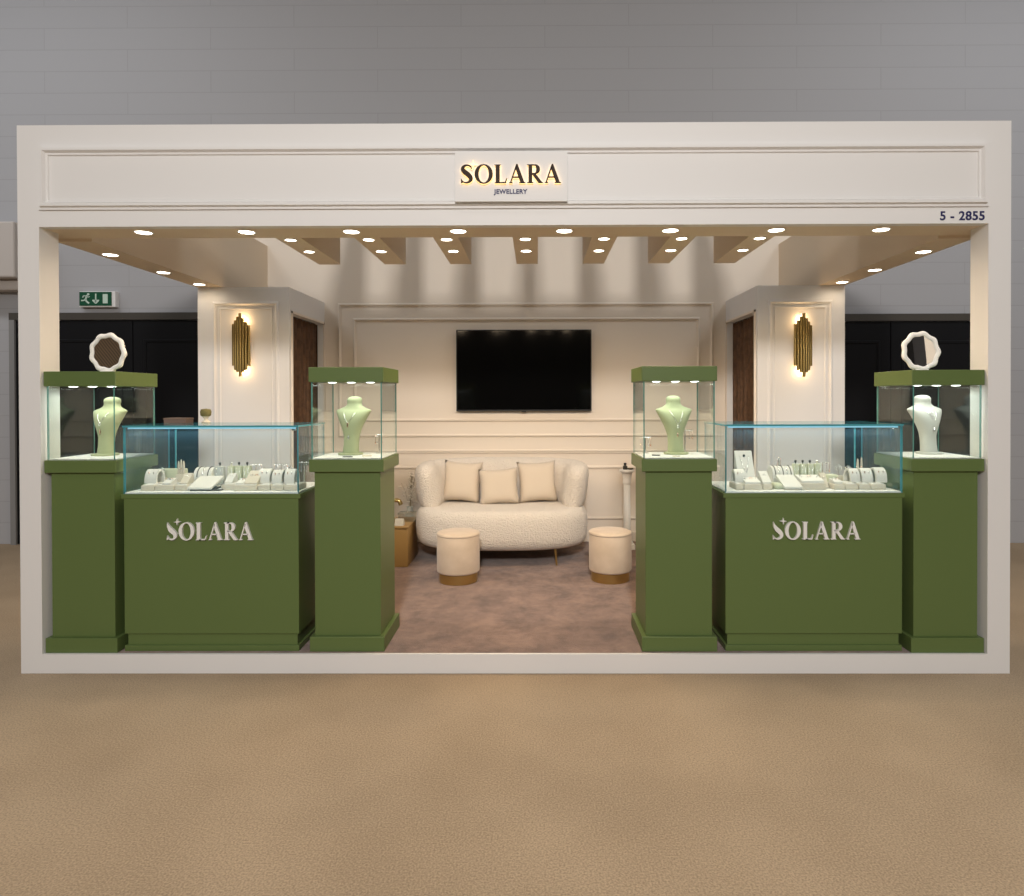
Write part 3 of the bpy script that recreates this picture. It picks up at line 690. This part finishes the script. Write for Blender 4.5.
def fingers(x, y, h, n, label, base='tray', z=DZ, m='pink'):
    t = thing('ring_stand', label, 'ring display', (x, y, z))
    b = BM(); rbox(b, -.03, .03, -.022, .022, 0, h*.45, .005); obj('block', b, M[base], t, smooth=40)
    for k in range(n):
        px = (k-(n-1)/2)*.05/n; b = BM(); lathe(b, [(.008, h*.45), (.007, h*.8), (.0045, h*.95+.01*(k % 2)), (.001, h+.01*(k % 2))], 14, px, 0); obj('finger', b, M['tray'], t, smooth=50)
        b = BM(); tube(b, [(px+.0085*math.cos(2*PI*j/14), .0085*math.sin(2*PI*j/14), h*.68) for j in range(14)], .002, 6, cyclic=True); obj('ring', b, R_ if k % 2 else S_, t, smooth=180)
    return t
def brooch_stand(x, y, h, label, base):
    t = thing('brooch_stand', label, 'brooch display', (x, y, DZ))
    b = BM(); rbox(b, -.028, .028, -.02, .02, 0, h*.42, .005); obj('block', b, M[base], t, smooth=40)
    b = BM(); tube(b, [(0, 0, h*.42), (0, 0, h)], .0025, 8); obj('post', b, S_, t, smooth=60)
    b = BM()
    for k in range(6):
        a = 2*PI*k/6+.3; cx, cz = .017*math.cos(a), .013*math.sin(a)
        tube(b, [(cx+.009*math.cos(2*PI*j/10), -.004, h*.8+cz+.006*math.sin(2*PI*j/10)) for j in range(10)], .0022, 5, cyclic=True)
    obj('brooch', b, S_, t, smooth=180); return t
EX, NU = 'on counter near exit sign', 'on counter under stand number'
# --- the counter near the exit sign
tray(-2.330, -2.244, .125, .15, .034, f'small cream tray closest to the corner pedestal {EX}')
tray(-2.242, -2.122, .125, .15, .034, f'wide cream tray carrying white ring pads {EX}')
tray(-2.120, -2.040, .130, .13, .034, f'cream tray beside the large white slanted pad {EX}')
arch(-2.345, -2.270, .245, .086, DZ+.038, f'white arched earring display behind the white ring pads {EX}')
wedge(-2.200, -2.145, .135, .08, .034, DZ+.038, f'white ring wedge on the wide cream tray {EX}', rings=2)
wedge(-2.100, -2.050, .155, .08, .062, DZ+.038, f'steep cream wedge just before the large slanted pad {EX}', m='tray')
slant_pad(-2.028, -1.878, .110, .17, .075, f'large white slanted pad on a dark foot {EX}', 'dark')
card(-1.868, .135, DZ, .09, .05, 0, M['dark'], f'flat dark nameplate beside the large white slanted pad {EX}', 'nameplate', 'nameplate')
tray(-1.838, -1.750, .155, .14, .034, f'cream tray beside the dark nameplate {EX}')
tray(-1.748, -1.600, .120, .15, .034, f'long cream tray holding ring pads in the middle {EX}')
tray(-1.598, -1.518, .125, .13, .034, f'small cream tray before the first arched display {EX}')
tray(-1.516, -1.436, .125, .15, .034, f'cream tray under the middle arched display {EX}')
tray(-1.434, -1.340, .125, .15, .034, f'cream tray closest to the box table pedestal {EX}')
wedge(-1.835, -1.785, .190, .08, .056, DZ+.038, f'white wedge on the tray beside the dark nameplate {EX}')
wedge(-1.742, -1.690, .140, .09, .030, DZ+.038, f'low white ring pad on the long cream tray {EX}', rings=2)
wedge(-1.688, -1.606, .140, .11, .076, DZ+.038, f'tall cream ring ramp on the long cream tray {EX}', m='tray', rings=2)
arch(-1.622, -1.548, .245, .088, DZ+.038, f'arched earring display beside the tall ring ramp {EX}')
arch(-1.528, -1.466, .225, .082, DZ+.038, f'middle one of three arched earring displays {EX}')
arch(-1.448, -1.385, .225, .088, DZ+.038, f'arched earring display closest to the box table pedestal {EX}')
b = BM(); rbox(b, -.080, .080, -.03, .03, 0, .105, .006); o = obj('display_block', b, M['sage'], smooth=40); o.location = (-2.292, .44, DZ); tag(o, f'tall sage suede block at the back corner {EX}', 'display block')
fingers(-2.205, .37, .165, 3, f'ring stand with three upright fingers {EX}')
brooch_stand(-2.330, .365, .125, f'silver flower brooch stand at the back corner {EX}', 'tray')
barrel(-2.110, -1.992, .40, .120, f'wide white bracelet roll behind the large slanted pad {EX}', 3)
tower(-1.962, .062, .40, .125, f'pale tower with dark knob beside the bracelet roll {EX}', m='bust_white')
tower(-1.886, .040, .40, .128, f'slim sage tower with silver knob {EX}', 'silver')
tower(-1.835, .044, .40, .128, f'narrow sage tower with dark knob {EX}')
tower(-1.780, .048, .40, .128, f'wide sage tower with dark knob {EX}')
tee_stand(-1.722, .40, DZ, .135, .040, f'silver earring stand beside the row of sage towers {EX}')
brooch_stand(-1.660, .38, .125, f'silver flower brooch on a dark block {EX}', 'dark')
tee_stand(-1.555, .40, DZ, .135, .045, f'silver earring stand behind the arched displays {EX}')
brooch_stand(-1.490, .39, .130, f'silver brooch on cream block behind arches {EX}', 'tray')
tee_stand(-1.400, .40, DZ, .150, .035, f'tall silver earring stand closest to the box table pedestal {EX}')
# --- the counter under the stand number
tray(1.385, 1.434, .125, .15, .034, f'narrow cream tray closest to the white stand pedestal {NU}')
tray(1.436, 1.552, .125, .15, .034, f'wide cream tray in front of the tall necklace board {NU}')
tray(1.554, 1.614, .125, .15, .034, f'small cream tray carrying a steep wedge {NU}')
arch(1.400, 1.462, .235, .080, DZ+.038, f'arched earring display closest to the white stand pedestal {NU}')
t = thing('necklace_board', f'tall slanted white necklace board {NU}', 'necklace display', (1.512, .345, DZ))
b = BM(); prism_x(b, [(-.05, 0), (.05, 0), (.062, .222), (.046, .222), (-.045, .02)], -.056, .056); obj('board', b, M['pad'], t, bevel=.003)
t = thing('pendant_necklace', f'silver necklace hanging on the tall slanted board {NU}', 'necklace', (1.512, .345, DZ))
def board_y(z): return -.045+(z-.02)*.091/.202-.004
b = BM(); tube(b, [(u*.03, board_y(.075+.115*abs(u)**1.2), .075+.115*abs(u)**1.2) for u in [-1+k/8 for k in range(17)]], .0016, 6); obj('chain', b, S_, t, smooth=180)
b = BM(); ring_shape(b, 0, board_y(.11)-.002, .11, .012); obj('pendant', b, S_, t, smooth=180)
b = BM(); lathe(b, [(.006, .185), (.008, .19), (.006, .2)], 12, 0, board_y(.19)); obj('clasp', b, M['dark'], t, smooth=60)
wedge(1.446, 1.545, .135, .10, .028, DZ+.038, f'low white ring pad before the tall necklace board {NU}', rings=3)
wedge(1.556, 1.612, .140, .10, .068, DZ+.038, f'steep white wedge beside the tall necklace board {NU}')
b = BM(); rbox(b, -.034, .034, -.05, .05, 0, .034, .015, 5); o = obj('bracelet_cushion', b, M['sage'], smooth=60); o.location = (1.668, .20, DZ); tag(o, f'small rounded sage cushion beside the slanted white pad {NU}', 'cushion')
slant_pad(1.680, 1.792, .105, .16, .078, f'slanted white pad beside the small sage cushion {NU}', 'tray')
barrel(1.690, 1.826, .395, .122, f'bracelet roll with dark bands behind the slanted pad {NU}', 5)
tee_stand(1.780, .48, DZ, .165, .012, f'slim silver earring post behind the bracelet roll {NU}')
tower(1.862, .038, .40, .135, f'sage tower closest to the bracelet roll {NU}')
tower(1.909, .040, .40, .135, f'second sage tower from the bracelet roll {NU}')
tower(1.957, .040, .40, .135, f'third sage tower from the bracelet roll {NU}')
tower(2.005, .040, .40, .135, f'sage tower with silver knob, last of its row {NU}', 'silver')
tray(1.792, 1.948, .125, .16, .040, f'deep cream ring tray before the row of towers {NU}')
wedge(1.800, 1.940, .140, .12, .036, DZ+.044, f'wide white ring pad on the deep cream tray {NU}', rings=3)
wedge(1.953, 1.992, .185, .08, .092, DZ, f'narrow upright cream wedge beside the deep ring tray {NU}', m='tray')
b = BM(); rbox(b, -.036, .036, -.03, .03, 0, .070, .010, 4); o = obj('bracelet_cushion', b, M['sage'], smooth=60); o.location = (2.075, .35, DZ); tag(o, f'upright sage bracelet cushion behind the small ring tray {NU}', 'cushion')
tee_stand(2.058, .44, DZ, .135, .045, f'silver earring stand behind the sage bracelet cushion {NU}')
tray(1.995, 2.062, .125, .12, .034, f'small ring tray beside the narrow upright wedge {NU}')
wedge(2.000, 2.056, .140, .08, .024, DZ+.038, f'low ring pad on the small ring tray {NU}', rings=2)
tray(2.064, 2.146, .125, .15, .034, f'cream tray under the first of three arched displays {NU}')
tray(2.148, 2.222, .125, .15, .034, f'cream tray under the middle arched display {NU}')
tray(2.224, 2.318, .125, .15, .034, f'cream tray closest to the corner pedestal {NU}')
arch(2.125, 2.184, .235, .084, DZ+.038, f'arched earring display beside the small ring tray {NU}')
arch(2.198, 2.264, .235, .086, DZ+.038, f'middle one of three arched earring displays {NU}')
arch(2.285, 2.352, .235, .090, DZ+.038, f'arched earring display closest to the corner pedestal {NU}')
brooch_stand(2.145, .40, .135, f'silver flower brooch on a cream block behind the arches {NU}', 'tray')
brooch_stand(2.215, .42, .125, f'silver flower brooch on a sage block behind the arches {NU}', 'sage')
fingers(2.300, .43, .165, 2, f'ring stand with two tall fingers at the back corner {NU}')
# ------------------------------------------------------------------ wavy mirrors on the corner pedestals
def wavy_frame(R0, amp, lobes, tube_r, ph=0.0):
    b = BM(); n = 108; rings = []
    for k in range(n):
        a = 2*PI*k/n; r = R0 + amp*math.cos(lobes*a+ph); tr = tube_r*(1+.05*math.cos(lobes*a+ph))
        rings.append([((r+tr*math.cos(2*PI*j/12))*math.cos(a), tr*.8*math.sin(2*PI*j/12), (r+tr*math.cos(2*PI*j/12))*math.sin(a)) for j in range(12)])
    rings.append(rings[0]); loft(b, rings, cap=False); bmesh.ops.remove_doubles(b, verts=b.verts, dist=1e-6); return b
def wavy_mirror(x, z, inner, iname, label, rz, tilt):
    t = thing('mirror', label, 'mirror', (x, .27, z), rz)
    R0 = .112; h = R0+.017
    q = move(wavy_frame(R0, .0042, 9, .0165, .4), (0, 0, h), rx=tilt); obj('frame', q, M['plaster'], t, smooth=180)
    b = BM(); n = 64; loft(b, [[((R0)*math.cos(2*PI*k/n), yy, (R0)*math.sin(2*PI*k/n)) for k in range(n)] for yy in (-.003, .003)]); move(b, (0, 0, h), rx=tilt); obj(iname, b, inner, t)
    b = BM(); rbox(b, -.045, .045, -.022, .022, 0, .014, .008); obj('foot', b, M['plaster'], t, smooth=40)
    return t
wavy_mirror(-2.622, 1.836, M['banded'], 'banded_disc', 'round wavy white frame with brown banded centre on the corner pedestal near exit sign', -.12, 0)
wavy_mirror(2.612, 1.832, M['mirror'], 'mirror_glass', 'round wavy white-framed mirror on the corner pedestal under the stand number', .07, -.08)

# ------------------------------------------------------------------ sofa
SX, SY = -.19, 2.44
def sup(a, b_, n, ang):
    c, s = math.cos(ang), math.sin(ang)
    return a*math.copysign(abs(c)**(2/n), c), b_*math.copysign(abs(s)**(2/n), s)
so = thing('sofa', 'cream boucle curved two-seat sofa on slim gold legs below the television', 'sofa', (SX, SY, FZ-.002))
b = BM(); N = 96; rings = []
A, B_, bot, top = .828, .50, .155, .520
for u in range(15):
    ph = -PI/2+PI*u/14; k = math.cos(ph); z = (bot+top)/2+(top-bot)/2*math.copysign(abs(math.sin(ph))**.75, math.sin(ph))
    ins = .13*(1-abs(k)**.6) if u not in (0, 14) else .15
    rings.append([(*sup(A-ins, B_-ins, 2.5, 2*PI*j/N), z) for j in range(N)])
loft(b, rings); obj('seat_base', b, M['boucle'], so, smooth=180)
# wrap-around back with arms
b = BM(); rings = []; T = 64
for i in range(T+1):
    t = i/T; ang = math.radians(-24+228*t); x, y = sup(A-.118, B_-.105, 2.6, ang)
    x2, y2 = sup(A-.118, B_-.105, 2.6, ang+.01); dx, dy = x2-x, y2-y; l = math.hypot(dx, dy); nx, ny = dy/l, -dx/l
    e = min(t, 1-t)*T/7; cap = min(1, math.sqrt(max(0.0, 1-(1-min(e, 1))**2))*.97+.03)
    th = .122*cap; zl, zh = .475, .475+(.44+.02*math.sin(PI*t))*(.70+.30*cap) if e < 1 else .475+.44+.02*math.sin(PI*t)
    zc, zr = (zl+zh)/2, (zh-zl)/2; r = []
    for j in range(20):
        a = 2*PI*j/20; ca, sa = math.cos(a), math.sin(a)
        ox = th*math.copysign(abs(ca)**.75, ca); oz = zr*math.copysign(abs(sa)**.55, sa); lean = .03*(oz/zr)
        r.append((x+nx*(ox+lean), y+ny*(ox+lean), zc+oz))
    rings.append(r)
loft(b, rings); obj('backrest', b, M['boucle'], so, smooth=180)
for x, y in ((-.52, -.33), (.52, -.33), (-.52, .30), (.52, .30)):
    b = BM(); tube(b, [(x*.97, y*.97, .175), (x, y, .002)], .013, 12, r_end=.008); obj('leg', b, M['gold'], so, smooth=60)
def pillow(w_, h_, th):
    b = BM(); n = 14; g = {}
    for s in (-1, 1):
        for i in range(n+1):
            for j in range(n+1):
                u, v = -1+2*i/n, -1+2*j/n
                if s == 1 and (i in (0, n) or j in (0, n)): continue
                pin = 1-.10*(1-abs(u)**2)*abs(v)**3; pin2 = 1-.10*(1-abs(v)**2)*abs(u)**3
                y = s*th/2*((1-u**4)*(1-v**4))**.6
                g[(s, i, j)] = b.verts.new((u*w_/2*pin2, y, v*h_/2*pin))
    G = lambda s, i, j: g[(-1, i, j)] if i in (0, n) or j in (0, n) else g[(s, i, j)]
    for s in (-1, 1):
        for i in range(n):
            for j in range(n): b.faces.new((G(s, i, j), G(s, i+1, j), G(s, i+1, j+1), G(s, i, j+1)))
    return b
for x, y, z, rz, ry, wd, hh, lab in ((-.592, 2.555, .838, -.12, .05, .39, .41, 'square cream cushion on the sofa, the one towards the box table'), (-.222, 2.465, .800, .03, -.06, .39, .36, 'lower square cream cushion in the middle of the sofa'), (.152, 2.555, .835, .12, -.04, .39, .41, 'square cream cushion on the sofa, the one towards the white stand')):
    o = obj('cushion', pillow(wd, hh, .15), M['cushion'], smooth=180); o.location = (x, y, z); o.rotation_euler = (-.24, ry, rz); tag(o, lab, 'cushion', 'sofa cushions')

# ------------------------------------------------------------------ stools
def stool(x, y, label):
    t = thing('stool', label, 'stool', (x, y, FZ-.002), group='cream velvet stools')
    b = BM(); lathe(b, [(.158, .0), (.163, .003), (.163, .078), (.158, .080)], 48); obj('base_ring', b, M['gold'], t, smooth=40)
    b = BM(); lathe(b, [(.160, .080), (.176, .086), (.181, .10), (.181, .385), (.179, .392)], 56); obj('body', b, M['velvet'], t, smooth=50)
    b = BM(); lathe(b, [(.179, .392), (.183, .397), (.183, .405), (.178, .414), (.160, .420), (.08, .423), (.002, .424)], 56); obj('seat', b, M['velvet'], t, smooth=50)
    return t
stool(-.520, 1.615, 'round cream velvet stool with gold base, beside the box table pedestal')
stool(.772, 1.650, 'round cream velvet stool with gold base, beside the white stand pedestal')

# ------------------------------------------------------------------ box table and what stands on it
t = thing('box_table', 'low gold brown leather cube table at the end of the sofa', 'side table', (-1.28, 2.30, FZ-.002))
b = BM(); rbox(b, -1.575, -1.035, 2.05, 2.56, FZ-.002, .468, .012); P('body', b, M['box'], t, smooth=40)
b = BM(); rbox(b, -1.58, -1.03, 2.045, 2.565, .468, .486, .008); P('top', b, M['box'], t, smooth=40)
b = BM(); prism_x(b, [(-.03, 0), (.03, 0), (.006, .062), (-.006, .062)], -.04, .04); o = obj('tent_card', b, M['pad']); o.location = (-1.125, 2.13, .486); o.rotation_euler = (0, 0, -.1); tag(o, 'white folded card standing on the gold brown box table', 'card')
t = thing('acrylic_box', 'clear acrylic box standing on the gold brown box table', 'box', (-1.10, 2.36, .486))
b = BM(); box(b, -.075, .075, -.06, .06, 0, .07); obj('tray', b, M['clear'], t, bevel=.004)
b = BM(); box(b, -.079, .079, -.064, .064, .07, .082); obj('lid', b, M['clear'], t, bevel=.003)
t = thing('gold_ornament', 'curved gold ornament standing on the box table', 'ornament', (-1.275, 2.46, .486))
b = BM(); lathe(b, [(.045, 0), (.045, .010), (.010, .016), (.008, .05)], 24); obj('foot', b, M['gold'], t, smooth=40)
b = BM(); tube(b, catmull([(0, 0, .045), (-.02, 0, .11), (.02, 0, .175), (.075, 0, .175), (.095, 0, .135)], 8), .014, 12, r_end=.022); obj('arm', b, M['gold'], t, smooth=60)
t = thing('dried_flowers', 'sprig of white dried flowers standing between box table and sofa', 'flowers', (-1.165, 2.84, FZ-.002))
b = BM(); lathe(b, [(.05, 0), (.062, .02), (.066, .2), (.05, .34), (.030, .40), (.034, .43)], 28); obj('vase', b, M['bust_white'], t, smooth=50)
rs = random.Random(3)
b = BM(); f = BM()
for i in range(16):
    a = rs.uniform(0, 2*PI); r = rs.uniform(.01, .12); tip = Vector((r*math.cos(a), r*.6*math.sin(a), rs.uniform(.58, .80)))
    tube(b, [(0, 0, .38), tip*.5+Vector((0, 0, .24)), tip], .0016, 5)
    for k in range(16):
        p = tip*rs.uniform(.86, 1.02)+Vector((rs.uniform(-.035, .035), rs.uniform(-.03, .03), rs.uniform(-.06, .02)))
        bmesh.ops.create_icosphere(f, subdivisions=1, radius=rs.uniform(.005, .011), matrix=Matrix.Translation(p))
obj('stems', b, M['stem'], t); obj('blossom', f, M['flower'], t)['kind'] = 'stuff'

# ------------------------------------------------------------------ white column stand and what is on it
t = thing('column_stand', 'slim white column stand with round top beside the sofa', 'stand', (1.072, 2.80, FZ-.002))
b = BM(); box(b, -.075, .075, -.075, .075, 0, .05); obj('plinth', b, M['plaster'], t, bevel=.004)
b = BM(); lathe(b, [(.060, .05), (.062, .065), (.050, .08), (.044, .10)], 32); obj('foot_moulding', b, M['plaster'], t, smooth=50)
b = BM(); n = 72; loft(b, [[((.036-.004*(.5+.5*math.cos(12*2*PI*k/n)))*math.cos(2*PI*k/n)*f, (.036-.004*(.5+.5*math.cos(12*2*PI*k/n)))*math.sin(2*PI*k/n)*f, z) for k in range(n)] for z, f in ((.10, 1.08), (.66, .95))]); obj('shaft', b, M['plaster'], t, smooth=70)
b = BM(); lathe(b, [(.036, .66), (.046, .675), (.041, .70), (.050, .76), (.060, .785)], 32); obj('capital', b, M['plaster'], t, smooth=50)
b = BM(); lathe(b, [(.072, .785), (.076, .792), (.076, .806), (.072, .812)], 40); obj('top', b, M['plaster'], t, smooth=40)
t = thing('perfume_bottle', 'small dark bottle with black stopper standing on the white column stand', 'bottle', (1.052, 2.785, .927))
b = BM(); rbox(b, -.022, .022, -.016, .016, 0, .040, .006); obj('flask', b, M['dark'], t, smooth=50)
b = BM(); lathe(b, [(.010, .040), (.010, .046), (.015, .050), (.015, .066), (.010, .069)], 16); obj('stopper', b, M['tv_body'], t, smooth=50)
t = thing('trinket_dish', 'low dark trinket dish lying on the white column stand', 'dish', (1.105, 2.79, .927))
b = BM(); lathe(b, [(.018, 0), (.028, .005), (.033, .015), (.030, .015), (.024, .008), (.002, .006)], 28); obj('bowl', b, M['dark'], t, smooth=50)
b = BM(); tube(b, [(.018*math.cos(2*PI*j/20), .018*math.sin(2*PI*j/20), .012) for j in range(20)], .003, 6, cyclic=True); obj('bangle', b, M['gold'], t, smooth=180)

# ------------------------------------------------------------------ on the counter's glass top
t = thing('moss_urn', 'tiny moss topped urn on the glass counter top near the exit sign', 'urn', (-2.105, .50, 1.503))
b = BM(); lathe(b, [(.026, 0), (.028, .006), (.014, .016), (.011, .026), (.020, .040), (.026, .046)], 24); obj('pot', b, M['tray'], t, smooth=50)
b = BM(); lathe(b, [(.026, .044), (.034, .052), (.036, .075), (.030, .092), (.002, .096)], 20); obj('moss_ball', b, M['moss'], t, smooth=60)
t = thing('card_box', 'flat dusty pink box lying on the glass counter top near the exit sign', 'box', (-2.290, .50, 1.503))
b = BM(); box(b, -.075, .075, -.05, .05, 0, .022); obj('tray', b, M['pink'], t, bevel=.002)
b = BM(); box(b, -.077, .077, -.052, .052, .022, .034); obj('lid', b, M['pink'], t, bevel=.002)
